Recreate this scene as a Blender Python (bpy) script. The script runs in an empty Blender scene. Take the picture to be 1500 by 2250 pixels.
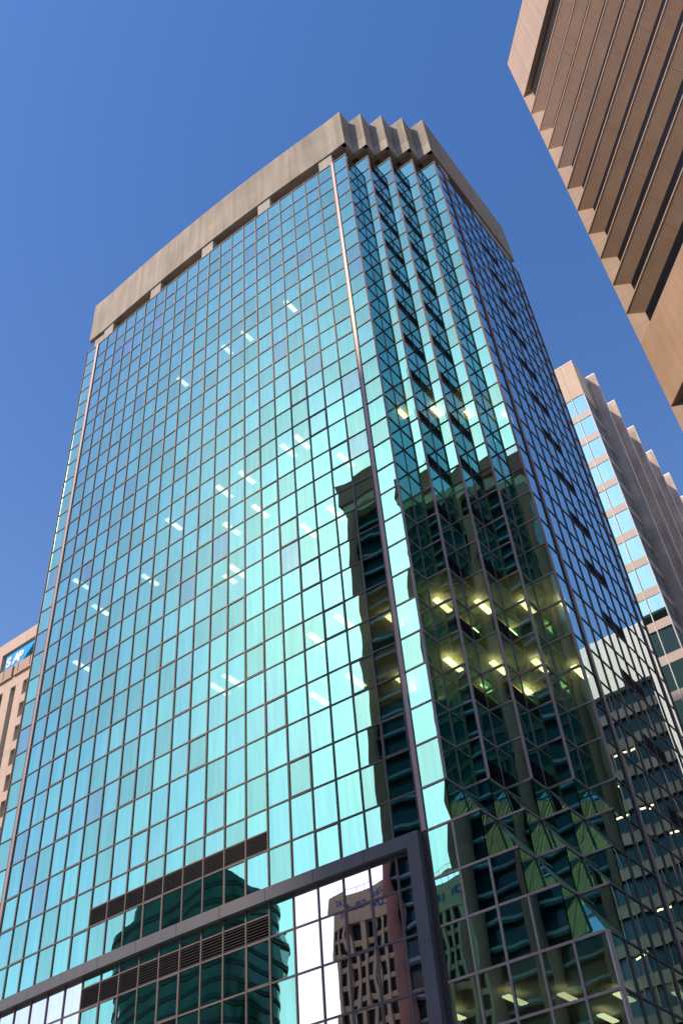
import bpy, math, random
from mathutils import Vector, Matrix

random.seed(7)
S = bpy.context.scene
C = S.collection

# ------------------------------------------------------------------ camera
CAM = Vector((16.5004, -29.9639, 1.6))
RIGHT = Vector((0.788955314, 0.610287485, -0.071405167))
DOWN = Vector((-0.467499141, 0.520789480, -0.714298867))
FWD = Vector((-0.398740599, 0.596931741, 0.696188503))
FPX = 2155.836            # focal length in pixels of the 1500 x 2250 photograph
cd = bpy.data.cameras.new('camera')
cam = bpy.data.objects.new('camera', cd)
C.objects.link(cam)
cd.sensor_fit = 'VERTICAL'
cd.sensor_height = 36.0
cd.lens = 36.0 * FPX / 2250.0
cd.clip_start = 0.1
cd.clip_end = 5000
m = Matrix.Identity(4)
for i in range(3):
    m[i][0] = RIGHT[i]; m[i][1] = -DOWN[i]; m[i][2] = -FWD[i]; m[i][3] = CAM[i]
cam.matrix_world = m
S.camera = cam

# ------------------------------------------------------------------ sky, sun, exposure
SUN_AZ = Vector((-0.42, -0.907)).normalized()
SUN_EL = math.radians(43)
world = bpy.data.worlds.new('World')
S.world = world
world.use_nodes = True
wn = world.node_tree
wn.nodes.clear()
sky = wn.nodes.new('ShaderNodeTexSky')
sky.sky_type = 'NISHITA'
sky.sun_disc = False
sky.sun_elevation = SUN_EL
sky.sun_rotation = math.atan2(SUN_AZ.x, SUN_AZ.y)
sky.altitude = 0
sky.air_density = 1.0
sky.dust_density = 0.6
sky.ozone_density = 4.0
bg = wn.nodes.new('ShaderNodeBackground')
bg.inputs['Strength'].default_value = 0.15
wo = wn.nodes.new('ShaderNodeOutputWorld')
hs = wn.nodes.new('ShaderNodeHueSaturation')
hs.inputs['Saturation'].default_value = 1.14
wn.links.new(sky.outputs[0], hs.inputs['Color'])
# deeper blue overhead, paler towards the horizon (the same all round)
tc = wn.nodes.new('ShaderNodeTexCoord')
sx = wn.nodes.new('ShaderNodeSeparateXYZ')
wn.links.new(tc.outputs['Generated'], sx.inputs[0])
rp = wn.nodes.new('ShaderNodeValToRGB')
rp.color_ramp.interpolation = 'B_SPLINE'
rp.color_ramp.elements[0].position = 0.25
rp.color_ramp.elements[0].color = (1.0, 0.72, 0.60, 1)
e_ = rp.color_ramp.elements.new(0.66); e_.color = (0.72, 0.61, 0.67, 1)
rp.color_ramp.elements[1].position = 1.0
rp.color_ramp.elements[1].color = (0.10, 0.25, 0.40, 1)
wn.links.new(sx.outputs['Z'], rp.inputs[0])
mu = wn.nodes.new('ShaderNodeMix')
mu.data_type = 'RGBA'; mu.blend_type = 'MULTIPLY'; mu.inputs[0].default_value = 1.0
wn.links.new(hs.outputs[0], mu.inputs[6])
wn.links.new(rp.outputs[0], mu.inputs[7])
wn.links.new(mu.outputs[2], bg.inputs[0])
wn.links.new(bg.outputs[0], wo.inputs[0])

sl = bpy.data.lights.new('sun', 'SUN')
sl.energy = 1.35
sl.angle = math.radians(2.0)
sl.color = (1.0, 0.78, 0.56)
sun = bpy.data.objects.new('sun', sl)
C.objects.link(sun)
sdir = Vector((SUN_AZ.x * math.cos(SUN_EL), SUN_AZ.y * math.cos(SUN_EL), math.sin(SUN_EL)))
sun.rotation_euler = sdir.to_track_quat('Z', 'Y').to_euler()
sun.location = (0, -60, 150)

S.view_settings.view_transform = 'Standard'
S.view_settings.look = 'None'
S.view_settings.exposure = 1.55
S.view_settings.gamma = 1.0
S.view_settings.use_curve_mapping = False
S.cycles.use_denoising = True
S.cycles.max_bounces = 10
S.cycles.glossy_bounces = 6
S.cycles.diffuse_bounces = 3
S.cycles.transparent_max_bounces = 12
S.cycles.sample_clamp_indirect = 6

# ------------------------------------------------------------------ mesh helpers
class MB:
    def __init__(s):
        s.v = []; s.f = []; s.sm = []
    def face(s, pts, smooth=False):
        i = len(s.v)
        s.v += [tuple(p) for p in pts]
        s.f.append(tuple(range(i, i + len(pts)))); s.sm.append(smooth)
        return s
    def prism(s, poly, z0, z1):
        # poly counter-clockwise seen from above
        a = sum(poly[i][0] * poly[(i + 1) % len(poly)][1] - poly[(i + 1) % len(poly)][0] * poly[i][1] for i in range(len(poly)))
        if a < 0: poly = poly[::-1]
        n = len(poly); i = len(s.v)
        s.v += [(p[0], p[1], z0) for p in poly] + [(p[0], p[1], z1) for p in poly]
        s.f.append(tuple(range(i + n - 1, i - 1, -1))); s.sm.append(False)
        s.f.append(tuple(range(i + n, i + 2 * n))); s.sm.append(False)
        for k in range(n):
            l = (k + 1) % n
            s.f.append((i + k, i + l, i + n + l, i + n + k)); s.sm.append(False)
        return s
    def box(s, x0, x1, y0, y1, z0, z1):
        return s.prism([(x0, y0), (x1, y0), (x1, y1), (x0, y1)], z0, z1)
    def bar(s, a, b, z0, z1, out, inn):
        # wall-like bar on the plan line a -> b; outward is to the right of the direction
        d = Vector((b[0] - a[0], b[1] - a[1])).normalized(); n = Vector((d.y, -d.x))
        A = Vector(a[:2]); B = Vector(b[:2])
        return s.prism([A + n * out, B + n * out, B - n * inn, A - n * inn], z0, z1)
    def post(s, p, n, w, out, inn, z0, z1):
        # vertical post centred on plan point p, outward normal n
        n = Vector(n).normalized(); t = Vector((-n.y, n.x)); P = Vector(p[:2])
        return s.prism([P + t * w / 2 + n * out, P - t * w / 2 + n * out, P - t * w / 2 - n * inn, P + t * w / 2 - n * inn], z0, z1)
    def extrude(s, prof, conv):
        # prof: list of (a, z); conv(end, a, z) -> point, end in (0, 1)
        n = len(prof); i = len(s.v)
        s.v += [tuple(conv(0, *q)) for q in prof] + [tuple(conv(1, *q)) for q in prof]
        s.f.append(tuple(range(i, i + n))); s.sm.append(False)
        s.f.append(tuple(range(i + 2 * n - 1, i + n - 1, -1))); s.sm.append(False)
        for k in range(n):
            l = (k + 1) % n
            s.f.append((i + k, i + n + k, i + n + l, i + l)); s.sm.append(False)
        return s
    def tube(s, a, b, r, n=6):
        a = Vector(a); b = Vector(b); d = (b - a).normalized()
        u = d.orthogonal().normalized(); w = d.cross(u); i = len(s.v)
        for p in (a, b):
            for k in range(n):
                t = 2 * math.pi * k / n
                s.v.append(tuple(p + u * math.cos(t) * r + w * math.sin(t) * r))
        for k in range(n):
            l = (k + 1) % n
            s.f.append((i + k, i + l, i + n + l, i + n + k)); s.sm.append(True)
        s.f.append(tuple(range(i + n - 1, i - 1, -1))); s.sm.append(False)
        s.f.append(tuple(range(i + n, i + 2 * n))); s.sm.append(False)
        return s
    def pane(s, a, b, z0, z1, amp=0.0, tilt=(0, 0), N=4):
        # slightly pillowed sheet of glass; outward = right of a -> b
        A = Vector((a[0], a[1], 0)); B = Vector((b[0], b[1], 0)); d = B - A; L = d.length
        d.normalize(); n = Vector((d.y, -d.x, 0)); i = len(s.v); H = z1 - z0
        for r in range(N + 1):
            for c in range(N + 1):
                u = c / N; w = r / N
                k = amp * 16 * u * (1 - u) * w * (1 - w) + tilt[0] * (u - .5) * L + tilt[1] * (w - .5) * H
                s.v.append(tuple(A + d * L * u + n * k + Vector((0, 0, z0 + H * w))))
        for r in range(N):
            for c in range(N):
                q = i + r * (N + 1) + c
                s.f.append((q, q + 1, q + N + 2, q + N + 1)); s.sm.append(True)
        return s
    def data(s, name, mat):
        me = bpy.data.meshes.new(name)
        me.from_pydata(s.v, [], s.f)
        me.polygons.foreach_set('use_smooth', s.sm)
        me.materials.append(mat)
        me.update()
        return me
    def build(s, name, mat, parent=None, kind=None):
        o = bpy.data.objects.new(name, s.data(name, mat))
        C.objects.link(o)
        if parent is not None:
            o.parent = parent
            o.matrix_parent_inverse = Matrix.Translation(parent.location).inverted()
        if kind: o['kind'] = kind
        return o

def thing(name, label, cat, loc, group=None):
    o = bpy.data.objects.new(name, None); C.objects.link(o)
    o.location = loc; o.empty_display_size = 2
    o['label'] = label; o['category'] = cat
    if group: o['group'] = group
    return o

# ------------------------------------------------------------------ materials
def nodes(name):
    mt = bpy.data.materials.new(name); mt.use_nodes = True
    nt = mt.node_tree; nt.nodes.clear()
    out = nt.nodes.new('ShaderNodeOutputMaterial')
    return mt, nt, out

def solid(name, col, rough=0.7, var=0.15, scale=0.6, streak=0.0, bump=0.0, metal=0.0, fine=14.0, spec=0.4):
    """painted / concrete / metal surface with blotches, vertical weather streaks and fine grain"""
    mt, nt, out = nodes(name)
    N = nt.nodes.new; L = nt.links.new
    b = N('ShaderNodeBsdfPrincipled'); L(b.outputs[0], out.inputs[0])
    b.inputs['Roughness'].default_value = rough; b.inputs['Metallic'].default_value = metal
    b.inputs['Specular IOR Level'].default_value = spec
    g = N('ShaderNodeNewGeometry')
    n1 = N('ShaderNodeTexNoise'); n1.inputs['Scale'].default_value = scale; n1.inputs['Detail'].default_value = 6
    L(g.outputs['Position'], n1.inputs['Vector'])
    mp = N('ShaderNodeMapping'); mp.inputs['Scale'].default_value = (1.6, 1.6, 0.09)
    L(g.outputs['Position'], mp.inputs['Vector'])
    n2 = N('ShaderNodeTexNoise'); n2.inputs['Scale'].default_value = 1.3; n2.inputs['Detail'].default_value = 5
    L(mp.outputs[0], n2.inputs['Vector'])
    n3 = N('ShaderNodeTexNoise'); n3.inputs['Scale'].default_value = fine; n3.inputs['Detail'].default_value = 3
    L(g.outputs['Position'], n3.inputs['Vector'])
    def rng(src, amt):
        r = N('ShaderNodeMapRange'); r.inputs[1].default_value = 0.3; r.inputs[2].default_value = 0.7
        r.inputs[3].default_value = 1 - amt; r.inputs[4].default_value = 1 + amt
        L(src, r.inputs[0]); return r.outputs[0]
    p = N('ShaderNodeMath'); p.operation = 'MULTIPLY'
    L(rng(n1.outputs[0], var), p.inputs[0]); L(rng(n2.outputs[0], streak), p.inputs[1])
    p2 = N('ShaderNodeMath'); p2.operation = 'MULTIPLY'
    L(p.outputs[0], p2.inputs[0]); L(rng(n3.outputs[0], var * 0.5), p2.inputs[1])
    mx = N('ShaderNodeVectorMath'); mx.operation = 'SCALE'
    mx.inputs[0].default_value = col
    L(p2.outputs[0], mx.inputs['Scale']); L(mx.outputs[0], b.inputs['Base Color'])
    if bump:
        bp = N('ShaderNodeBump'); bp.inputs['Distance'].default_value = bump; bp.inputs['Strength'].default_value = 0.6
        L(n3.outputs[0], bp.inputs['Height']); L(bp.outputs[0], b.inputs['Normal'])
    return mt

def mirror_glass(name, tint, edge=(0.88, 0.97, 1.0), base=0.70, trans=(0.45, 0.70, 0.66), wave=0.0036, wscale=0.55):
    """coated curtain-wall glass: tinted mirror coat over a partly clear sheet, with roller-wave distortion"""
    mt, nt, out = nodes(name)
    N = nt.nodes.new; L = nt.links.new
    mix = N('ShaderNodeMixShader'); L(mix.outputs[0], out.inputs[0])
    tr = N('ShaderNodeBsdfTransparent'); tr.inputs[0].default_value = (*trans, 1)
    gl = N('ShaderNodeBsdfGlossy'); gl.inputs['Roughness'].default_value = 0.0
    L(tr.outputs[0], mix.inputs[1]); L(gl.outputs[0], mix.inputs[2])
    fr = N('ShaderNodeFresnel'); fr.inputs['IOR'].default_value = 1.9
    cm = N('ShaderNodeMix'); cm.data_type = 'RGBA'
    cm.inputs[6].default_value = (*tint, 1); cm.inputs[7].default_value = (*edge, 1)
    fm = N('ShaderNodeMapRange'); fm.inputs[1].default_value = 0.11; fm.inputs[2].default_value = 0.34
    fm.inputs[3].default_value = 0.0; fm.inputs[4].default_value = 0.85
    L(fr.outputs[0], fm.inputs[0]); L(fm.outputs[0], cm.inputs[0]); L(cm.outputs[2], gl.inputs[0])
    r = N('ShaderNodeMapRange'); r.inputs[1].default_value = 0.10; r.inputs[2].default_value = 0.36
    r.inputs[3].default_value = base; r.inputs[4].default_value = 0.97
    L(fr.outputs[0], r.inputs[0]); L(r.outputs[0], mix.inputs[0])
    g = N('ShaderNodeNewGeometry')
    m2 = N('ShaderNodeMapping'); m2.inputs['Scale'].default_value = (5.0, 5.0, 0.35)
    L(g.outputs['Position'], m2.inputs['Vector'])
    dn = N('ShaderNodeTexNoise'); dn.inputs['Scale'].default_value = 1.0; dn.inputs['Detail'].default_value = 4
    L(m2.outputs[0], dn.inputs['Vector'])
    dr = N('ShaderNodeMapRange'); dr.inputs[1].default_value = 0.3; dr.inputs[2].default_value = 0.7
    dr.inputs[3].default_value = 0.90; dr.inputs[4].default_value = 1.04
    L(dn.outputs[0], dr.inputs[0])
    dm = N('ShaderNodeVectorMath'); dm.operation = 'SCALE'
    L(cm.outputs[2], dm.inputs[0]); L(dr.outputs[0], dm.inputs['Scale']); L(dm.outputs[0], gl.inputs[0])
    mp = N('ShaderNodeMapping'); mp.inputs['Scale'].default_value = (1.0, 1.0, 0.6)
    L(g.outputs['Position'], mp.inputs['Vector'])
    nz = N('ShaderNodeTexNoise'); nz.inputs['Scale'].default_value = wscale; nz.inputs['Detail'].default_value = 1.5
    L(mp.outputs[0], nz.inputs['Vector'])
    bp = N('ShaderNodeBump'); bp.inputs['Distance'].default_value = wave; bp.inputs['Strength'].default_value = 1.0
    L(nz.outputs[0], bp.inputs['Height']); L(bp.outputs[0], gl.inputs['Normal'])
    return mt

def emit(name, col, s):
    mt, nt, out = nodes(name)
    e = nt.nodes.new('ShaderNodeEmission'); e.inputs[0].default_value = (*col, 1); e.inputs[1].default_value = s
    nt.links.new(e.outputs[0], out.inputs[0])
    return mt

M = {}
TEAL = (0.39, 0.94, 0.68)
GV = []
for k in range(7):       # sheets from different batches: slightly different coat and clarity
    f = 0.95 + 0.016 * k
    GV.append('glass_%d' % k)
    M[GV[-1]] = mirror_glass('teal_mirror_glass', (TEAL[0] * (1.06 if k % 2 else 0.97) * f, TEAL[1] * f, TEAL[2] * f * (0.96 if k % 3 else 1.04)), base=(0.72, 0.62, 0.70, 0.66, 0.74, 0.58, 0.68)[k])
M['glass'] = M['glass_4']
M['glass_grey'] = mirror_glass('grey_replacement_glass', (0.41, 0.76, 0.63), base=0.62)
M['glass_lilac'] = mirror_glass('lilac_replacement_glass', (0.58, 0.74, 0.74), base=0.70)
M['glass_neutral'] = mirror_glass('neutral_mirror_glass', (1.0, 0.94, 0.90), edge=(1.0, 0.97, 0.96), base=0.90, trans=(0.6, 0.56, 0.5))
M['alu'] = solid('bronze_anodised_frame', (0.14, 0.112, 0.108), rough=0.55, var=0.10, metal=0.0, scale=0.9)
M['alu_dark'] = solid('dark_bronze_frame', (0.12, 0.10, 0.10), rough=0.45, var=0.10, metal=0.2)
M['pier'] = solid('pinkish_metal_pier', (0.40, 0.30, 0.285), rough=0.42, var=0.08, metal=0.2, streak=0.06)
M['beam'] = solid('slate_grey_cladding', (0.115, 0.12, 0.14), rough=0.45, var=0.08, streak=0.06)
M['crown'] = solid('weathered_concrete', (0.36, 0.33, 0.275), rough=0.85, var=0.13, streak=0.18, bump=0.004, scale=0.35, fine=6)
M['crown_low'] = solid('pale_weathered_concrete', (0.44, 0.415, 0.37), rough=0.85, var=0.10, streak=0.10, bump=0.004, scale=0.5, fine=6)
M['dark'] = solid('dark_recess_paint', (0.05, 0.045, 0.05), rough=0.8)
M['louvre'] = solid('louvre_metal', (0.055, 0.052, 0.058), rough=0.5, var=0.08, metal=0.2)
M['slab'] = solid('office_ceiling_tile', (0.62, 0.55, 0.40), rough=0.9, var=0.05)
M['core'] = solid('office_core_wall', (0.22, 0.21, 0.19), rough=0.9)
M['lamp'] = emit('fluorescent_tube', (1.0, 0.84, 0.54), 1.8)
M['lamp_warm'] = emit('warm_fluorescent_tube', (1.0, 0.70, 0.30), 3.6)
M['lamp_dim'] = emit('warm_office_lamp', (1.0, 0.75, 0.42), 1.2)
M['tan'] = solid('tan_precast_concrete', (0.46, 0.315, 0.23), rough=0.85, var=0.07, streak=0.05, bump=0.003, scale=0.45, fine=5)
M['tan_sunlit'] = solid('sunlit_tan_precast', (0.46, 0.35, 0.28), rough=0.85, var=0.06, streak=0.05, bump=0.003, scale=0.5, fine=5)  # sunlit copy of the tan: light on lips, crown and fins put into colour
M['winblack'] = solid('shaded_dark_window', (0.008, 0.010, 0.018), rough=0.25, var=0.05, spec=0.15)
M['cream'] = solid('cream_stone_panel', (0.62, 0.50, 0.38), rough=0.8, var=0.06, streak=0.04, scale=0.8)
M['finconc'] = solid('brown_board_concrete', (0.54, 0.45, 0.38), rough=0.9, var=0.20, streak=0.20, bump=0.006, scale=0.5, fine=5)
M['white'] = solid('white_flashing', (0.78, 0.77, 0.75), rough=0.5, var=0.03)
M['spandrel'] = solid('beige_metal_spandrel', (0.44, 0.39, 0.375), rough=0.5, var=0.04)
M['glass3'] = mirror_glass('aqua_mirror_glass', (0.45, 0.86, 0.86), base=0.72, trans=(0.5, 0.7, 0.66), wave=0.001)
M['pinkstone'] = solid('pink_beige_stone', (0.54, 0.42, 0.335), rough=0.8, var=0.07, streak=0.05, scale=0.9)
M['brownstone'] = solid('brown_beige_stone', (0.42, 0.32, 0.25), rough=0.85, var=0.08)
M['signblue'] = solid('blue_sign_face', (0.0, 0.36, 0.78), rough=0.35, var=0.03)
M['signwhite'] = solid('white_letter', (0.75, 0.75, 0.75), rough=0.4, var=0.02)
M['signnavy'] = solid('navy_letter', (0.01, 0.05, 0.30), rough=0.4, var=0.02)
M['greyconc'] = solid('grey_brown_concrete', (0.36, 0.32, 0.28), rough=0.9, var=0.10, streak=0.08, scale=0.3)
M['pinkconc'] = solid('pink_brown_concrete', (0.24, 0.12, 0.11), rough=0.9, var=0.10, streak=0.08, scale=0.3)
M['navyglass'] = solid('navy_tower_glass', (0.006, 0.03, 0.06), rough=0.08, var=0.2, scale=0.1)
M['bluespandrel'] = solid('pale_glass_balustrade', (0.16, 0.22, 0.30), rough=0.25, var=0.1)
M['ribstone'] = solid('tan_ribbed_concrete', (0.46, 0.345, 0.25), rough=0.85, var=0.08, streak=0.06)
M['greenglass'] = solid('green_tower_glass', (0.03, 0.09, 0.08), rough=0.12, var=0.35, scale=0.25)
M['greyglass'] = solid('slate_spandrel_glass', (0.09, 0.095, 0.10), rough=0.3, var=0.25, scale=0.3)
M['street_bounce'] = solid('lightened_street', (0.20, 0.18, 0.155), rough=0.95, var=0.2, scale=0.4, bump=0.01)  # street tone lightened to bounce light up onto the undersides
M['paving'] = solid('granite_paving', (0.24, 0.23, 0.22), rough=0.9, var=0.12, scale=1.2)

# ------------------------------------------------------------------ ground
g = MB(); g.box(-900, 900, -900, 900, -0.5, 0.0); o = g.build('ground', M['street_bounce']); o['kind'] = 'structure'
g = MB(); g.box(-31, 8.6, -6, 22, 0.004, 0.14); o = g.build('pavement', M['paving']); o['kind'] = 'structure'

# ------------------------------------------------------------------ the glass tower
U = 1.2
Z0 = 71.69
H1, H2 = 1.8504, 1.7053
def zr(r):
    i = int(math.floor(r)); f = r - i
    z = Z0 - ((i + 1) // 2 * H1 + i // 2 * H2)
    return z - f * (H1 if i % 2 == 0 else H2)
NR = 40
S0, GW, SAG, NCOL = 1.1538, 0.9985, 0.3322, 21
def lp(c, off=0.0):
    """plan point of the bowed front at column line c (0 = right pier), off = metres outward"""
    t = c / NCOL
    x = -(S0 + GW * c)
    y = -4 * SAG * t * (1 - t)
    sl_ = 4 * SAG * (1 - 2 * t) / (NCOL * GW)
    n = Vector((sl_, -1)).normalized()
    return (x * U + n.x * off, y * U + n.y * off)
def ln(c):
    t = c / NCOL
    return Vector((4 * SAG * (1 - 2 * t) / (NCOL * GW), -1)).normalized()
def P(x, y): return (x * U, y * U)
XL = -23.28; YB = 14.48; RB0 = 5.2826; RW = 1.0256
def ry(i): return RB0 + RW * i

tower = thing('glass_office_tower', 'teal mirror-glass office tower with pleated corner and concrete crown', 'office tower', (-10, 8, 0))

def fill(row):      # how far the pleats are filled in below row line 30
    return 0 if row <= 29 else min(4, row - 29)

# --- collect glass panes: (a, b, z0, z1, material)
panes = []
def add_pane(a, b, z0, z1, mk, gap=0.03):
    A = Vector(a); B = Vector(b); d = (B - A).normalized()
    panes.append((A + d * gap, B - d * gap, z0 + gap, z1 - gap, mk))
louvres = []
def tint():
    q = random.random()
    if q < 0.035: return 'glass_grey'
    return random.choice(GV)
LILAC = {(2, 18), (2, 15), (3, 18)}
for r in range(NR):
    z1, z0 = zr(r), zr(r + 1)
    mm = fill(r)
    # bowed front
    for c in range(NCOL):
        a, b = lp(c + 1), lp(c)
        mk = tint()
        if (r, c) in ((2, 17), (2, 14)): mk = 'glass_lilac'
        if r >= 30 and (c < 5 or c >= 15): mk = 'glass_neutral'
        top, bot = z1, z0
        if r == 28 and 6 <= c < 15:
            bot = zr(28.55); louvres.append((a, b, z0, bot))
        if r == 30:
            top = zr(30.27)
            if 6 <= c < 15:
                bot = zr(30.52); louvres.append((a, b, z0, bot))
        add_pane(a, b, bot, top, mk)
    # flat end strips of the front
    add_pane(P(XL, 0), P(-S0 - GW * NCOL - 0.24, 0), z0, z1, tint())
    add_pane(P(-0.93, 0), P(0, 0), z0, z1, tint())
    for k in range(mm): add_pane(P(k, 0), P(k + 1, 0), z0, z1, tint())
    # pleats
    for j in range(0, 5 - mm):
        if j >= 1: add_pane(P(j - 1 + mm, j), P(j + mm, j), z0, z1, tint())
        if j < 4 - mm:
            a, b = P(j + mm, j), P(j + mm, j + 1)
            if r % 2 == 0 and r <= 28 and j in (1, 2):
                zb_ = zr(r + 0.52)
                louvres.append((a, b, z0, zb_)); add_pane(a, b, zb_, z1, tint())
            else:
                add_pane(a, b, z0, z1, tint())
    # side
    for k in range(mm): add_pane(P(4, 4 - mm + k), P(4, 5 - mm + k), z0, z1, tint())
    add_pane(P(4, 4), P(4, 5.0), z0, z1, tint())
    for i in range(8):
        a, b = P(4, ry(i)), P(4, ry(i + 1))
        if r % 2 == 0 and i in (3, 4) and r >= 2:
            zb_ = zr(r + 0.52)
            louvres.append((a, b, z0, zb_)); add_pane(a, b, zb_, z1, tint())
        else:
            add_pane(a, b, z0, z1, tint())
    add_pane(P(4, ry(8) + 0.2), P(4, YB), z0, z1, tint())

def project(p):
    v = Vector(p) - CAM
    d = v.dot(FWD)
    return (750 + FPX * v.dot(RIGHT) / d, 1125 + FPX * v.dot(DOWN) / d) if d > 0.1 else None
def area(pn):
    a, b, z0, z1, _ = pn
    q = [project((a.x, a.y, z0)), project((b.x, b.y, z0)), project((b.x, b.y, z1)), project((a.x, a.y, z1))]
    if None in q: return 0
    cx = sum(k[0] for k in q) / 4; cy = sum(k[1] for k in q) / 4
    if not (-20 < cx < 1520 and -20 < cy < 2270): return 0
    return abs(sum(q[i][0] * q[(i + 1) % 4][1] - q[(i + 1) % 4][0] * q[i][1] for i in range(4))) / 2
order = sorted(range(len(panes)), key=lambda i: -area(panes[i]))
single = set(order[:285])
rest = {}
for i, (a, b, z0, z1, mk) in enumerate(panes):
    low = 0.5 + 0.5 * min(1.0, max(0.0, (60 - z1) / 40))
    amp = random.gauss(0.0015, 0.0015) * low
    tl = (random.gauss(0, 0.0020) * low, random.gauss(0, 0.0011) * low)
    if i in single:
        MB().pane(a, b, z0, z1, amp, tl).build('pane', M[mk], tower)
    else:
        rest.setdefault(mk, MB()).pane(a, b, z0, z1, amp, tl, 2)
for mk, mb in rest.items():
    mb.build('pane', M[mk], tower, 'stuff')

# --- louvres
for a, b, z0, z1 in louvres:
    mb = MB()
    mb.bar(a, b, z0 + 0.03, z1 - 0.03, -0.12, 0.16)
    h = z1 - z0 - 0.08; n = max(4, int(round(h / 0.115)))
    A = Vector(a); B = Vector(b); d = (B - A).normalized(); nn = Vector((d.y, -d.x))
    A2 = A + d * 0.05; B2 = B - d * 0.05
    lo = MB()
    for k in range(n):
        z = z0 + 0.05 + h * (k + 0.25) / n
        def conv(e, q, zz, A2=A2, B2=B2, nn=nn):
            p = (A2 if e == 0 else B2) + nn * q
            return (p.x, p.y, zz)
        lo.extrude([(-0.10, z + 0.055), (0.035, z - 0.01), (0.035, z + 0.01), (-0.10, z + 0.075)], conv)
    back = mb.build('louver', M['dark'], tower)
    lo.build('slat', M['louvre'], back)

# --- vertical mullions
zt, zg = Z0 + 0.05, 0.16
for c in range(1, NCOL):
    MB().post(lp(c), ln(c), 0.065, 0.05, 0.12, zg, zt).build('mullion', M['alu'], tower)
def vmull(x, y, n, w, r0, r1, mat='alu', out=0.05):
    MB().post(P(x, y), n, w, out, 0.10, zr(r1) if r1 < NR else zg, zt if r0 == 0 else zr(r0)).build('mullion', M[mat], tower)
for k in range(5): vmull(k, k, (1, -1), 0.105, 0, 29, 'pier', 0.05)
for k in range(4): vmull(k, k + 1, (1, -1), 0.06, 0, 29, 'alu', 0.03)
for k in range(4): vmull(k, 0, (0, -1), 0.07, 30 if k == 0 else 30 + k, NR, 'pier')
vmull(4, 0, (1, -1), 0.13, 33, NR, 'pier', 0.06)
for k in range(1, 5): vmull(4, 4 - (k - 1) if k > 1 else 4, (1, 0), 0.07, 29 + k, NR, 'alu')
for i in range(1, 8): vmull(4, ry(i), (1, 0), 0.05, 0, NR, 'alu')
vmull(4, YB, (1, 1), 0.10, 0, NR, 'alu'); vmull(XL, 0, (-1, -1), 0.10, 0, NR, 'alu_dark')
# piers: a flat metal face beside a dark shadow slot, jointed every second row
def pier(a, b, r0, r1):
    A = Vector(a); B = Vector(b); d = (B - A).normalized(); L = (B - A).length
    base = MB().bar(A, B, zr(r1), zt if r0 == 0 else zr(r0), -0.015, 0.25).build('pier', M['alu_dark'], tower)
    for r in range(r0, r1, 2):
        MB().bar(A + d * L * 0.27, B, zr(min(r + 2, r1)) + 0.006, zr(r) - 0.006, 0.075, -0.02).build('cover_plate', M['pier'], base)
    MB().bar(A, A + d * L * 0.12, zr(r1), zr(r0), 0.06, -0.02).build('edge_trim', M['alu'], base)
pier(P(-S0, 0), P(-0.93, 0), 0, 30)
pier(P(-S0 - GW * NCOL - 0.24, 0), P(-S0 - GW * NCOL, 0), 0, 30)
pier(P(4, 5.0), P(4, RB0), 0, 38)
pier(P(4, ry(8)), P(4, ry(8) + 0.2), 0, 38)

# --- horizontal rails, one per row line and face
def rail(pts, z, h, out, mat):
    mb = MB()
    for a, b in zip(pts[:-1], pts[1:]): mb.bar(a, b, z - h / 2, z + h / 2, out, 0.08)
    mb.build('transom', M[mat], tower)
for r in range(NR):
    z = zr(r); mm = fill(r) if r >= 30 else 0
    h = 0.07 if r else 0.10
    if r != 30: rail([lp(c) for c in range(NCOL, -1, -1)], z, h, 0.035, 'alu')
    rail([P(XL, 0), P(-S0 - GW * NCOL - 0.24, 0)], z, h, 0.035, 'alu')
    pts = [P(-0.93, 0), P(mm, 0)]
    for j in range(0, 4 - mm):
        pts += [P(j + mm, j + 1), P(j + 1 + mm, j + 1)]
    hh = h if r < 29 else 0.085
    rail(pts, z, hh, 0.038, 'pier' if r >= 20 else 'alu')
    rail([P(4, 4 - mm), P(4, 5.0)], z, h, 0.035, 'alu')
    rail([P(4, RB0), P(4, ry(8))], z, h, 0.035, 'alu')
    rail([P(4, ry(8) + 0.2), P(4, YB)], z, h, 0.035, 'alu')
# rails over the louvres
for band, (r_, a_) in enumerate(((28.55, 0), (30.52, 0))):
    rail([lp(c) for c in range(15, 5, -1)], zr(r_), 0.06, 0.035, 'alu')

# --- opening sashes: a proud frame on every second column of alternate rows
sash_n = 0
for r in range(1, 36, 2):
    for c in range(NCOL):
        if (c + (r // 2)) % 4 != 1: continue
        a, b = Vector(lp(c + 1)), Vector(lp(c)); z1, z0 = zr(r), zr(r + 1)
        if r == 30: continue
        d = (b - a).normalized(); mb = MB(); w = 0.03
        mb.bar(a + d * .03, a + d * (.03 + w), z0 + .04, z1 - .04, 0.045, -0.005)
        mb.bar(b - d * (.03 + w), b - d * .03, z0 + .04, z1 - .04, 0.045, -0.005)
        mb.bar(a + d * (.032 + w), b - d * (.032 + w), z0 + .04, z0 + .04 + w, 0.043, -0.005)
        mb.bar(a + d * (.032 + w), b - d * (.032 + w), z1 - .04 - w, z1 - .04, 0.043, -0.005)
        mb.build('sash_frame', M['alu'], tower); sash_n += 1

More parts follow.
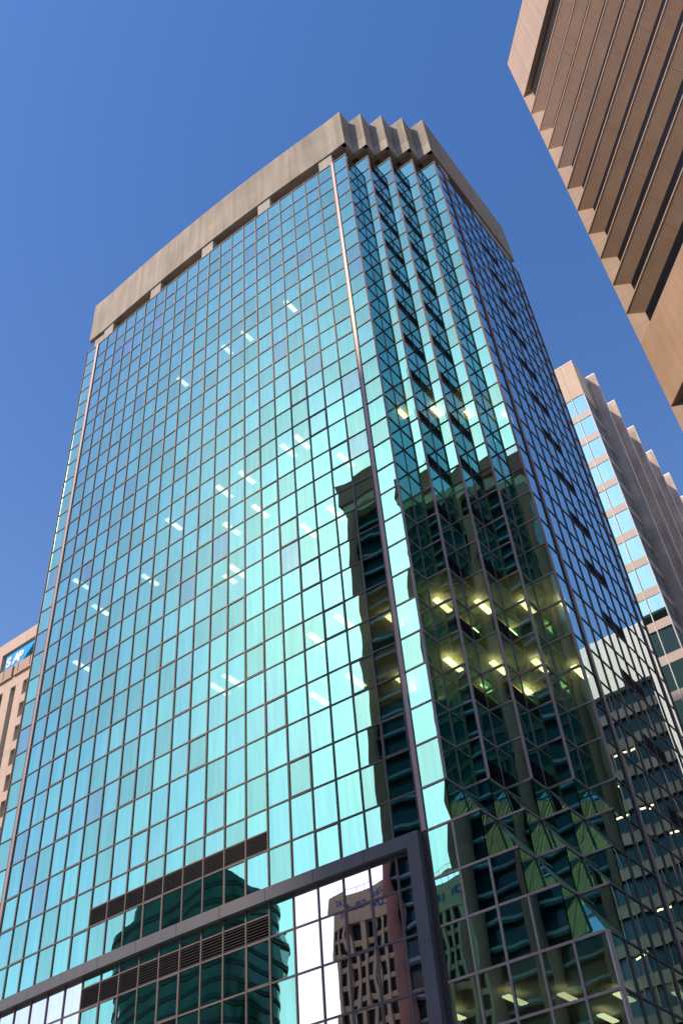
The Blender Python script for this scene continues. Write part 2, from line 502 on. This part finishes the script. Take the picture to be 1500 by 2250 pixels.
# --- sloped glass pyramids where the pleats run out
for mm in range(4):
    r = 30 + mm
    zb, za = zr(r), zr(r - 1)
    for j in range(4 - mm):
        A = Vector((*P(j + mm, j), zb)); V = Vector((*P(j + mm, j + 1), za))
        Cc = Vector((*P(j + mm + 1, j + 1), zb)); B = Vector((*P(j + mm + 1, j), zb))
        for tri in ((A, B, V), (B, Cc, V)):
            nrm = (tri[1] - tri[0]).cross(tri[2] - tri[0]).normalized()
            sh = [q + nrm * 0.004 for q in tri]
            MB().face(sh).build('sloped_pane', M['glass'], tower)
        for q0, q1 in ((V, B), (V, A), (V, Cc)):
            MB().tube(q0, q1, 0.022, 5).build('glazing_bar', M['alu'], tower)

# --- slate cladding beam and post framing the lower front
mb = MB()
zt_b, zb_b = zr(30) + 0.02, zr(30.27)
seg = [0.0, 2, 4, 6, 8, 10, 12, 14, 16, 18, 20, 21]
for k in range(len(seg) - 1):
    a, b = Vector(lp(seg[k + 1], 0.0)), Vector(lp(seg[k], 0.0)); d = (b - a).normalized()
    MB().bar(a + d * 0.008, b - d * 0.008, zb_b, zt_b, 0.30, 0.05).build('cladding_beam', M['beam'], tower)
for k in range(5):
    z1 = zb_b - 0.004 - k * 3.5; z0 = max(0.15, z1 - 3.49)
    MB().bar(lp(0.42), lp(0.0), z0, z1, 0.34, 0.05).build('cladding_post', M['beam'], tower)
MB().bar(P(-S0 + 0.005, 0), P(-0.93, 0), 0.15, zr(30), 0.02, 0.25).build('pier', M['alu_dark'], tower)

# --- floors and ceilings, seen through the glass
def footprint(mm, i):
    pts = [(XL * U + i, 0 * U + i)]
    for c in (21, 18, 15, 12, 10.5, 9, 6, 3, 0):
        q = lp(c, -i); pts.append(q)
    pts.append((mm * U - i, i))
    for j in range(0, 4 - mm):
        pts.append(((j + mm) * U - i, (j + 1) * U + i))
        pts.append(((j + 1 + mm) * U - i, (j + 1) * U + i))
    pts += [(4 * U - i, YB * U - i), (XL * U + i, YB * U - i)]
    return pts
for r in range(1, NR, 2):
    MB().prism(footprint(fill(r - 1), 0.28), zr(r) + 0.12, zr(r) + 0.92).build('floor_slab', M['slab'], tower)
MB().box(-19 * U, -2.5 * U, 5.2 * U, 11.5 * U, 0.1, Z0).build('core', M['core'], tower)
MB().box(XL * U, 4 * U - .3, YB * U + 0.02, YB * U + 0.3, 0.1, Z0).build('rear_wall', M['greyconc'], tower)
MB().box(XL * U - 0.32, XL * U - 0.06, 0.12, YB * U + 0.3, 0.1, Z0).build('side_wall', M['greyconc'], tower)

# --- fluorescent fittings under the ceilings
fixt = MB(); fixt.box(-0.14, 0.14, -0.65, 0.65, -0.05, 0.0)
fix_me = fixt.data('light_fitting', M['lamp'])
fix_warm = fixt.data('light_fitting', M['lamp_warm'])
fix_dim = fixt.data('light_fitting', M['lamp_dim'])
def fitting(x, y, z, rot=0.0, me=None):
    o = bpy.data.objects.new('light_fitting', me or fix_me); C.objects.link(o)
    o.parent = tower; o.matrix_parent_inverse = Matrix.Translation(tower.location).inverted()
    o.location = (x, y, z); o.rotation_euler = (0, 0, rot)
def ray(u, v):
    return (RIGHT * ((u - 750) / FPX) + DOWN * ((v - 1125) / FPX) + FWD).normalized()
spots = [(170, 1280), (365, 1140), (480, 1072), (530, 1040), (560, 1115), (655, 965), (625, 985), (750, 1005), (725, 1118), (668, 1160), (520, 715), (480, 750), (385, 825),
         (620, 655), (745, 1360), (685, 1400), (690, 1530), (470, 1510), (500, 1490), (770, 1490), (498, 1155), (480, 1255), (512, 1250), (320, 1270), (210, 1335), (170, 1460)]
for (u, v) in spots:
    d = ray(u, v); hit = CAM + d * (-CAM.y / d.y)
    r = min(range(1, NR, 2), key=lambda q: abs(zr(q + 0.45) - hit.z))
    zc = zr(r) + 0.115
    q = CAM + d * ((zc - CAM.z) / d.z)
    fitting(hit.x + (q.x - hit.x) * 0.9, min(3.5, max(1.05, q.y + 0.3)), zc)
for r in (15, 23, 25, 33, 35):
    z = zr(r) - 0.12; mm = fill(r - 1)
    for (x, y) in ((-0.4, 2.6), (0.9, 3.7), (2.0, 4.9), (3.2, 6.3), (-2.3, 2.2), (1.0, 6.4)):
        if r == 15 and x < -1: continue
        fitting(x * U + random.uniform(-.2, .2), y * U + random.uniform(-.2, .2), z, 0.0, fix_warm if r < 30 else fix_dim)

# --- roller blinds drawn part of the way down behind some windows
M['blind'] = solid('roller_blind', (0.70, 0.68, 0.62), rough=0.9, var=0.04)
for r in range(1, 33, 2):
    for c in range(NCOL):
        if random.random() < 0.10:
            a, b = Vector(lp(c + 1, -0.2)), Vector(lp(c, -0.2)); d = (b - a).normalized()
            MB().bar(a + d * 0.06, b - d * 0.06, zr(r + random.choice((0.35, 0.6, 0.97))), zr(r), 0.0, 0.02).build('blind', M['blind'], tower)

# --- concrete crown
ZB, ZT = Z0 + 1.939 * U, Z0 + 6.498 * U
OY, OX = 0.19, -0.024
def lcrown(c):
    t = c / NCOL
    return ((-(S0 + GW * c)) * U, (-4 * SAG * t * (1 - t) + OY) * U)
pts = [(-23.65 * U, OY * U)] + [lcrown(c) for c in range(21, -1, -1)] + [(OX * U - 0.006, OY * U)]
mb = MB()
for a, b in zip(pts[:-1], pts[1:]): mb.bar(a, b, ZB, ZT, 0, 0.35)
mb.build('parapet', M['crown'], tower)
FOLD = 1.55
for j in range(4):
    a = P(j + OX, j + OY); v = P(j + OX, j + 1 + OY); b = P(j + 1 + OX, j + 1 + OY)
    for q0, q1 in (((a[0], a[1] + 0.006), v), (v, (b[0] - 0.006, b[1]))):
        MB().bar(q0, q1, ZB + FOLD, ZT, 0.0, 0.3).build('parapet_panel', M['crown'], tower)
        MB().bar(q0, q1, ZB, ZB + FOLD - 0.07, 0.014, 0.28).build('parapet_panel', M['crown_low'], tower)
MB().bar((( 4 + OX) * U, (4 + OY) * U + 0.006), P(4 + OX, 14.81), ZB, ZT, 0, 0.35).build('parapet', M['crown'], tower)
cf = [(-23.6 * U, OY * U + 0.3)] + [(q[0], q[1] + 0.2) for q in pts[1:-1]] + [((OX) * U - .13, OY * U + .15)]
for j in range(4): cf += [((j + OX) * U - .13, (j + 1 + OY) * U + .15), ((j + 1 + OX) * U - .13, (j + 1 + OY) * U + .15)]
cf += [((4 + OX) * U - .13, 14.8 * U), (-23.6 * U, 14.8 * U)]
MB().prism(cf, ZB + 0.25, ZB + 0.6).build('soffit', M['greyconc'], tower)
MB().prism(footprint(0, 0.12), Z0 - 0.25, Z0 - 0.06).build('roof_deck', M['greyconc'], tower)
MB().box(-22.0 * U, 1.6 * U, 5.2 * U, 13.5 * U, Z0 - 0.05, ZB + 0.3).build('plant_room', M['dark'], tower)
for k in range(5):
    c0, c1 = k * 5, k * 5 + 1
    a, b = Vector(lp(c1, -0.33)), Vector(lp(c0, -0.33))
    MB().bar(a, b, Z0 - 0.05, ZB + 0.26, 0, 1.1).build('parapet_support', M['crown_low'], tower)
MB().box(XL * U + 0.1, XL * U + 1.2, 0.45, 1.8, Z0 - 0.05, ZB + 0.26).build('parapet_support', M['crown_low'], tower)
for (y0, y1) in ((RB0, ry(1)), (ry(4), ry(5)), (ry(5) + 0.004, YB - 0.3)):
    MB().bar(P(4 - 0.14, y0), P(4 - 0.14, y1), Z0 - 0.05, ZB + 0.26, 0, 0.9).build('parapet_support', M['crown_low'], tower)
for j in range(4):
    MB().box((j + 0.25) * U - 1.0, (j + 0.75) * U - 1.0, (j + 1.6) * U, (j + 2.4) * U, Z0 - 0.05, ZB + 0.26).build('parapet_support', M['dark'], tower)

# ------------------------------------------------------------------ tan concrete tower on the right (turned 45 degrees)
F = Vector((11.305, 16.015)); E1 = Vector((0.70711, -0.70711)); NV = Vector((-0.70711, -0.70711))
tan = thing('concrete_office_tower', 'tan precast concrete tower with sloped spandrels and deep dark window slots', 'office tower', (24, 14, 0))
def W(e, n, z):
    p = F + E1 * e + NV * n
    return (p.x, p.y, z)
def tbox(mb, e0, e1, n0, n1, z0, z1):
    return mb.prism([W(e0, n0, 0)[:2], W(e1, n0, 0)[:2], W(e1, n1, 0)[:2], W(e0, n1, 0)[:2]], z0, z1)
LEN = 36.0
tbox(MB(), 0.0, LEN, -1.3, -22, 0.0, 101.5).build('body', M['tan'], tan)
# crown panels
ej = [0.0, 2.05] + [2.05 + 2.55 * k for k in range(1, 14)]
for e0, e1 in zip(ej[:-1], ej[1:]):
    tbox(MB(), e0 + 0.012, e1 - 0.012, 0.0, -1.25, 96.2, 102.1).build('crown_panel', M['tan_sunlit'], tan)
    tbox(MB(), e0 + 0.012, e1 - 0.012, 0.003, -1.25, 93.97, 96.18).build('crown_panel', M['tan_sunlit'], tan)
def slats(z0, z1):
    bk = tbox(MB(), 0.95, LEN, -0.75, -1.28, z0, z1).build('louver', M['dark'], tan)
    mb = MB()
    e = 1.0
    while e < LEN:
        tbox(mb, e, e + 0.06, -0.45, -0.74, z0 + .01, z1 - .01); e += 0.22
    mb.build('slat', M['dark'], bk)
slats(90.52, 93.96)
SPLAY = 1.233      # the end fin is splayed: its inner face runs back at a slant
def finblock(z0, z1):
    pl = [W(0, 0, 0)[:2], W(0, -1.28, 0)[:2], W(1.28 * SPLAY, -1.28, 0)[:2]]
    MB().prism(pl, z0, z1).build('end_fin', M['tan_sunlit'], tan)
Lz = [90.34 - 3.6 * k for k in range(10)]
for k, z in enumerate(Lz):
    e = 0.0
    for e1 in (7.1, 14.2, 21.3, 28.4, LEN):
        def conv(en, q, zz, e0=e + 0.01, e1=e1 - 0.01): return W((e0 if e0 > 1 else -q * SPLAY + 0.012) if en == 0 else e1, q, zz)
        prof = [(0.0, z + 0.16), (0.0, z), (-0.73, z - 1.04), (-1.2, z - 1.04), (-1.2, z + 0.16)]
        sp = MB().extrude(prof, conv).build('spandrel', M['tan'], tan)
        prof = [(0.03, z + 0.155), (0.03, z + 0.0), (0.004, z + 0.0), (0.004, z + 0.155)]
        MB().extrude(prof, conv).build('lip', M['tan_sunlit'], sp)
        e = e1
    zl = (Lz[k + 1] + 0.16) if k < 9 else 54.42
    tbox(MB(), 0.92, LEN, -0.735, -1.28, zl + .005, z - 1.045).build('window_band', M['winblack'], tan)
    # end fin, one block per floor
    zj = z - 1.9
    ztop = 93.96 if k == 0 else Lz[k - 1] - 1.9 - 0.02
    finblock(zj, ztop)
finblock(54.45, Lz[9] - 1.92)
pe = [0.0, 2.7, 7.1, 11.8, 16.5, 21.3, 28.4, LEN]
for e0, e1 in zip(pe[:-1], pe[1:]):
    tbox(MB(), e0 + .008, e1 - .008, 0.0, -1.28, 47.78, 54.42).build('wall_panel', M['tan'], tan)
slats(44.2, 47.76)
finblock(44.2, 47.76)
finblock(0.0, 44.18)
for k in range(12):
    z = 43.8 - 3.6 * k
    e = 0.0
    for e1 in (7.1, 14.2, 21.3, 28.4, LEN):
        def conv(en, q, zz, e0=e + 0.01, e1=e1 - 0.01): return W((e0 if e0 > 1 else -q * SPLAY + 0.012) if en == 0 else e1, q, zz)
        MB().extrude([(0.0, z + 0.16), (0.0, z), (-0.73, z - 1.04), (-1.2, z - 1.04), (-1.2, z + 0.16)], conv).build('spandrel', M['tan'], tan)
        e = e1
    tbox(MB(), 0.92, LEN, -0.735, -1.28, max(0.1, z - 3.435), z - 1.045).build('window_band', M['winblack'], tan)

# ------------------------------------------------------------------ finned tower behind, on the right
fin = thing('finned_office_tower', 'cream-topped tower with aqua windows and a row of brown concrete fins', 'office tower', (-8, 55, 0))
BX, BY = 0.32, 45.10
MB().box(-16, BX - 0.25, BY + 0.25, BY + 34, 0, 91.0).build('body', M['core'], fin)
xs = [-1.5 * k for k in range(0, 9)]
for k in range(len(xs) - 1):
    MB().box(BX + xs[k + 1] + .012, BX + xs[k] - .012 if k else BX, BY, BY + 0.24, 85.55, 91.4).build('crown_panel', M['cream'], fin)
MB().box(BX - 0.24, BX - 0.001, BY + 0.245, BY + 3.4, 85.55, 91.4).build('crown_panel', M['cream'], fin)
MB().box(-12, BX + 0.03, BY - 0.03, BY + 3.4, 91.41, 91.55).build('coping', M['white'], fin)
for k in range(24):
    ztop = 85.53 if k == 0 else 81.91 - 3.6 * (k - 1) - 0.02
    zbot = 82.85 - 3.6 * k
    if zbot < 1: break
    for q in range(6):
        x1 = BX - 0.10 - 1.5 * q; x0 = x1 - 1.36
        MB().pane((x0, BY + 0.06), (x1, BY + 0.06), zbot, ztop, 0.0006, (0, 0), 2).build('pane', M['glass3'], fin)
    MB().box(-9, BX - 0.02, BY + 0.01, BY + 0.24, zbot - 0.94, zbot).build('spandrel', M['spandrel'], fin)
    for (y0, y1) in ((BY + 0.12, BY + 1.55), (BY + 1.65, BY + 3.2)):
        MB().pane((BX - 0.06, y0), (BX - 0.06, y1), zbot, ztop, 0.0006, (0, 0), 2).build('pane', M['glass3'], fin)
    MB().box(BX - 0.24, BX - 0.01, BY + 0.26, BY + 3.4, zbot - 0.94, zbot).build('spandrel', M['spandrel'], fin)
for q in range(6):
    x = BX - 0.05 - 1.5 * q
    MB().box(x - 0.035, x - 0.005, BY - 0.03, BY + 0.2, 1, 85.54).build('mullion', M['white'], fin)
    MB().box(x + 0.005, x + 0.045, BY - 0.03, BY + 0.2, 1, 85.54).build('mullion', M['white'], fin)
MB().box(BX - 0.2, BX + 0.015, BY + 1.57, BY + 1.63, 1, 85.54).build('mullion', M['spandrel'], fin)
for k in range(7):
    y = BY + (2.9 + 4.48 * k) * U - 0.05
    z = 91.6
    fo = MB().box(BX + 0.1, BX + 1.15, y, y + 0.55, 0, 91.4).build('fin', M['finconc'], fin)
    MB().box(BX + 0.08, BX + 1.18, y - 0.02, y + 0.6, 91.41, 91.6).build('coping', M['white'], fo)
    MB().box(BX + 1.155, BX + 1.185, y - 0.015, y + 0.1, 1, 91.4).build('edge_strip', M['white'], fo)
    for j in range(22):
        zz = 88.0 - 3.6 * j - (k % 3) * 0.9
        if zz > 2: MB().box(BX + 0.12, BX + 1.14, y - 0.006, y + 0.01, zz, zz + 0.035).build('joint', M['core'], fo)
    MB().box(BX - 0.24, BX + 0.09, y + 0.001, y + 5.37, 0, 90.6).build('wall', M['finconc'], fin)

# ------------------------------------------------------------------ pink stone building with the blue sign, far left
sap = thing('stone_office_building', 'pink-beige stone office building with a recessed blue and white rooftop sign', 'office building', (-85, 48, 0))
SY = 35.36
MB().box(-125, -62, SY + 0.7, SY + 26, 0, 90.3).build('body', M['brownstone'], sap)
x = -125.0
ptop = [-125 + 2.0 * k for k in range(32)]
for x0 in ptop:
    MB().box(x0 + .28, x0 + 2.26, SY, SY + 0.69, 88.48, 90.6).build('wall_panel', M['pinkstone'], sap)
MB().box(-125, -87.77, SY, SY + 0.69, 85.1, 88.47).build('wall_panel', M['pinkstone'], sap)
MB().box(-74, -62, SY, SY + 0.69, 85.1, 88.47).build('wall_panel', M['pinkstone'], sap)
for (x0, x1) in ((-125, -84.35), (-83.85, -62)):
    MB().box(x0, x1, SY - 0.30, SY + 0.66, 83.05, 84.95).build('ledge', M['brownstone'], sap)
for x in (-86.2, -83.1, -80.6):
    MB().box(x, x + 0.12, SY - 0.32, SY - 0.25, 83.4, 84.9).build('slot', M['dark'], sap)
MB().box(-125, -62, SY + 0.002, SY + 0.69, 81.33, 83.04).build('wall_panel', M['pinkstone'], sap)
cols = [(-125, -87.2, 0), (-87.2, -85.9, 1), (-85.9, -84.24, 0), (-84.24, -83.17, 2), (-83.17, -81.6, 0), (-81.6, -80.4, 3), (-80.4, -62, 0)]
for x0, x1, k in cols:
    for f in range(11):
        z1 = 81.32 - 3.6 * f; z0 = z1 - 3.59
        if k == 0: MB().box(x0 + .008, x1 - .008, SY, SY + 0.69, z0, z1).build('wall_panel', M['pinkstone'], sap)
        if k == 3: MB().box(x0 - .004, x1 + .004, SY + .004, SY + 0.69, z0, z1 - 2.3).build('wall_panel', M['pinkstone'], sap)
        if k: MB().pane((x0, SY + 0.62), (x1, SY + 0.62), z1 - 2.3 if k == 3 else z0 - .01, z1, 0.0005, (0, 0), 2).build('window', M['glass3'], sap)
    MB().box(x0 + .008, x1 - .008, SY, SY + 0.69, 0, 81.32 - 39.6).build('wall_panel', M['pinkstone'], sap)
sg = MB()
sgp = [(-86.80, 87.80), (-80.4, 87.80), (-83.1, 85.15), (-86.80, 85.15)]
def conv(e, x, z): return (x, SY + (0.06 if e == 0 else 0.60), z)
sign = sg.extrude([(a, b) for a, b in sgp], conv).build('sign', M['signblue'], sap)
def text_mesh(txt, size, name, mat, bold=0.03, extrude=0.03):
    cu = bpy.data.curves.new(name, 'FONT'); cu.body = txt; cu.size = size; cu.offset = bold; cu.extrude = extrude
    cu.space_character = 1.0
    ob = bpy.data.objects.new(name, cu); C.objects.link(ob)
    bpy.context.view_layer.update()
    me = bpy.data.meshes.new_from_object(ob.evaluated_get(bpy.context.evaluated_depsgraph_get()))
    bpy.data.objects.remove(ob)
    me.materials.clear(); me.materials.append(mat); me.name = name
    w = max(v.co.x for v in me.vertices); h = max(v.co.y for v in me.vertices); mn = min(v.co.x for v in me.vertices)
    return me, mn, w, h
def letters(txt, mat, parent, origin, xdir, height, advance, scale_x=1.0, bold=0.06):
    p = Vector(origin); xd = Vector(xdir)
    nrm = xd.cross(Vector((0, 0, 1)))
    for ch in txt:
        if ch != ' ':
            me, mn, w, h = text_mesh(ch, 1.0, 'letter', mat, bold)
            k = height / h
            for v in me.vertices:
                q = p + xd * ((v.co.x - mn) * k * scale_x) + Vector((0, 0, 1)) * (v.co.y * k) + nrm * (v.co.z * k * 0.5)
                v.co = q
            o = bpy.data.objects.new('letter', me); C.objects.link(o); o.parent = parent
            if parent.parent: o.matrix_parent_inverse = (Matrix.Translation(parent.parent.location) @ parent.matrix_parent_inverse).inverted() if False else parent_inv(parent)
            else: o.matrix_parent_inverse = Matrix.Translation(parent.location).inverted()
        p = p + xd * advance
def parent_inv(par):
    bpy.context.view_layer.update()
    return par.matrix_world.inverted()
letters('SAP', M['signwhite'], sign, (-86.5, SY + 0.02, 85.72), (1, 0, 0), 1.6, 1.27, 1.0, 0.05)

# ------------------------------------------------------------------ towers across the street, seen in the glass
# concrete-columned navy glass tower
nav = thing('columned_office_tower', 'navy glass tower with round concrete columns, mirrored beside the pink pier', 'office tower', (-36, -96, 0))
MB().box(-45.5, -26, -109, -85.6, 0, 128).build('body', M['navyglass'], nav)
for k in range(35):
    z = 125.4 - 3.6 * k
    if z < 3: break
    MB().box(-45.2, -26.4, -85.6, -84.5, z, z + 0.35).build('floor_edge', M['navyglass'], nav)
    if k: MB().box(-45.0, -26.6, -84.55, -84.45, z + 0.352, z + 0.75).build('balustrade', M['bluespandrel'], nav)
MB().box(-46.6, -24.9, -109.5, -82.2, 128.02, 133).build('roof_band', M['pinkconc'], nav)
MB().box(-46.0, -25.5, -85.58, -82.9, 125.8, 128.0).build('roof_beam', M['greyconc'], nav)
for x in (-44.8, -36.3, -26.6):
    for j in range(18):
        z1 = 125.78 - 7.2 * j; z0 = max(0, z1 - 7.17)
        if z1 < 0.5: break
        mb = MB(); poly = [(x + 1.2 * math.cos(t * math.pi / 7), -83.9 + 1.15 * math.sin(t * math.pi / 7)) for t in range(14)]
        mb.prism(poly, z0, z1).build('column', M['pinkconc'], nav)
# ribbed tan building with roof railing and mirrored lettering
rib = thing('ribbed_office_building', 'tan ribbed concrete building with roof railing, mirrored in the neutral glass', 'office building', (-68, -140, 0))
MB().box(-82, -54, -155, -126.2, 0, 77.5).build('body', M['winblack'], rib)
MB().box(-82.3, -53.7, -126.19, -125, 72.4, 78).build('header', M['ribstone'], rib)
for k in range(12):
    x = -82 + 2.52 * k
    mb = MB()
    def conv(e, q, zz, x=x): return (x + (-0.42 if e == 0 else 0.42), -125.2 + q, zz)
    mb.extrude([(0.0, 72.39), (0.0, 40), (0.0, 0.1), (-0.98, 0.1), (-0.98, 72.39)], conv).build('rib', M['ribstone'], rib)
    for j in range(16):
        z = 68.6 - 3.6 * j
        MB().extrude([(-0.55, z), (-0.3, z + 0.9), (-0.95, z + 0.9), (-0.95, z)], lambda e, q, zz, x=x: (x + (0.43 if e == 0 else 2.09), -125.2 + q, zz)).build('spandrel', M['ribstone'], rib)
for k in range(15):
    x = -82 + 2 * k
    MB().tube((x, -125.4, 78), (x, -125.4, 79.3), 0.05).build('railing_post', M['alu_dark'], rib)
MB().tube((-82, -125.4, 79.3), (-54, -125.4, 79.3), 0.05).build('railing', M['alu_dark'], rib)
letters('CON  ERAT', M['signnavy'], rib, (-66.6, -124.94, 74.6), (-1, 0, 0), 1.5, 1.42, 1.0, 0.03)
# banded green tower
grn = thing('banded_office_tower', 'dark green glass tower with horizontal bands, mirrored below the louvers', 'office tower', (-131, -125, 0))
def rounded(x0, x1, y0, y1, r, n=6):
    pts = []
    for cx, cy, a0 in ((x1 - r, y1 - r, 0), (x0 + r, y1 - r, 90), (x0 + r, y0 + r, 180), (x1 - r, y0 + r, 270)):
        for k in range(n + 1):
            t = math.radians(a0 + 90 * k / n); pts.append((cx + r * math.cos(t), cy + r * math.sin(t)))
    return pts
MB().prism(rounded(-157, -106, -140, -110, 8), 0, 87).build('body', M['greenglass'], grn)
MB().prism(rounded(-151, -112, -138, -112, 8), 87.01, 91).build('plant_room', M['greenglass'], grn)
for k in range(22):
    z = 84.6 - 3.6 * k
    MB().prism(rounded(-157.25, -105.75, -140.25, -109.75, 8.2), z, z + 0.5).build('band', M['dark'], grn)
    MB().prism(rounded(-157.2, -105.8, -140.2, -109.8, 8.2), z + 0.8, z + 1.15).build('band', M['navyglass'], grn)
# grid-fronted office block with a white top, mirrored in the side wall
grd = thing('grid_office_block', 'white-topped office block with grid windows, mirrored in the narrow side wall', 'office building', (30, 84, 0))
MB().box(17.5, 48, 72.4, 96, 0, 66).build('body', M['navyglass'], grd)
MB().box(17.0, 48.5, 71.6, 96.5, 66.02, 73.5).build('crown', M['white'], grd)
MB().box(16.4, 19.6, 71.4, 73, 0, 66.0).build('stair_wall', M['white'], grd)
for k in range(18):
    z = 62.4 - 3.6 * k
    MB().box(19.62, 48.2, 72.0, 72.39, z, z + 1.3).build('spandrel', M['greyglass'], grd)
for k in range(15):
    x = 19.7 + 1.9 * k
    MB().box(x, x + 0.16, 71.9, 71.999, 0.5, 66.0).build('mullion', M['alu_dark'], grd)
for k, (x, f) in enumerate(((23.6, 1), (25.6, 1), (23.7, 3), (27.3, 3), (21.8, 4), (25.5, 6), (29.2, 7), (23.6, 9), (27.4, 2))):
    z = 62.4 - 3.6 * f
    o = MB().box(x + .1, x + 1.7, 72.3, 72.38, z - 0.4, z - 0.22).build('light_fitting', M['lamp_dim'], grd)
# dark tower that closes the view behind the camera on the right
drk = thing('dark_office_tower', 'plain dark glass tower, mirrored as the dark lower half of the pleats', 'office tower', (34, -88, 0))
MB().box(16, 60, -112, -78, 0, 121).build('body', M['navyglass'], drk)
for k in range(32):
    z = 117 - 3.6 * k
    MB().box(15.8, 60.2, -78, -77.75, z, z + 1.1).build('spandrel', M['greyglass'], drk)
MB().box(-20, 15.4, -108, -80, 0, 112).build('sun_block', M['greyconc'], drk)  # added block that keeps the sun off the lower front and tan tower
for k in range(15):
    MB().box(16 + 3 * k, 16.4 + 3 * k, -78, -77.6, 0.2, 121).build('mullion', M['alu_dark'], drk)
MB().box(15.5, 60.5, -112.5, -77.4, 121.02, 123).build('roof_band', M['greyconc'], drk)
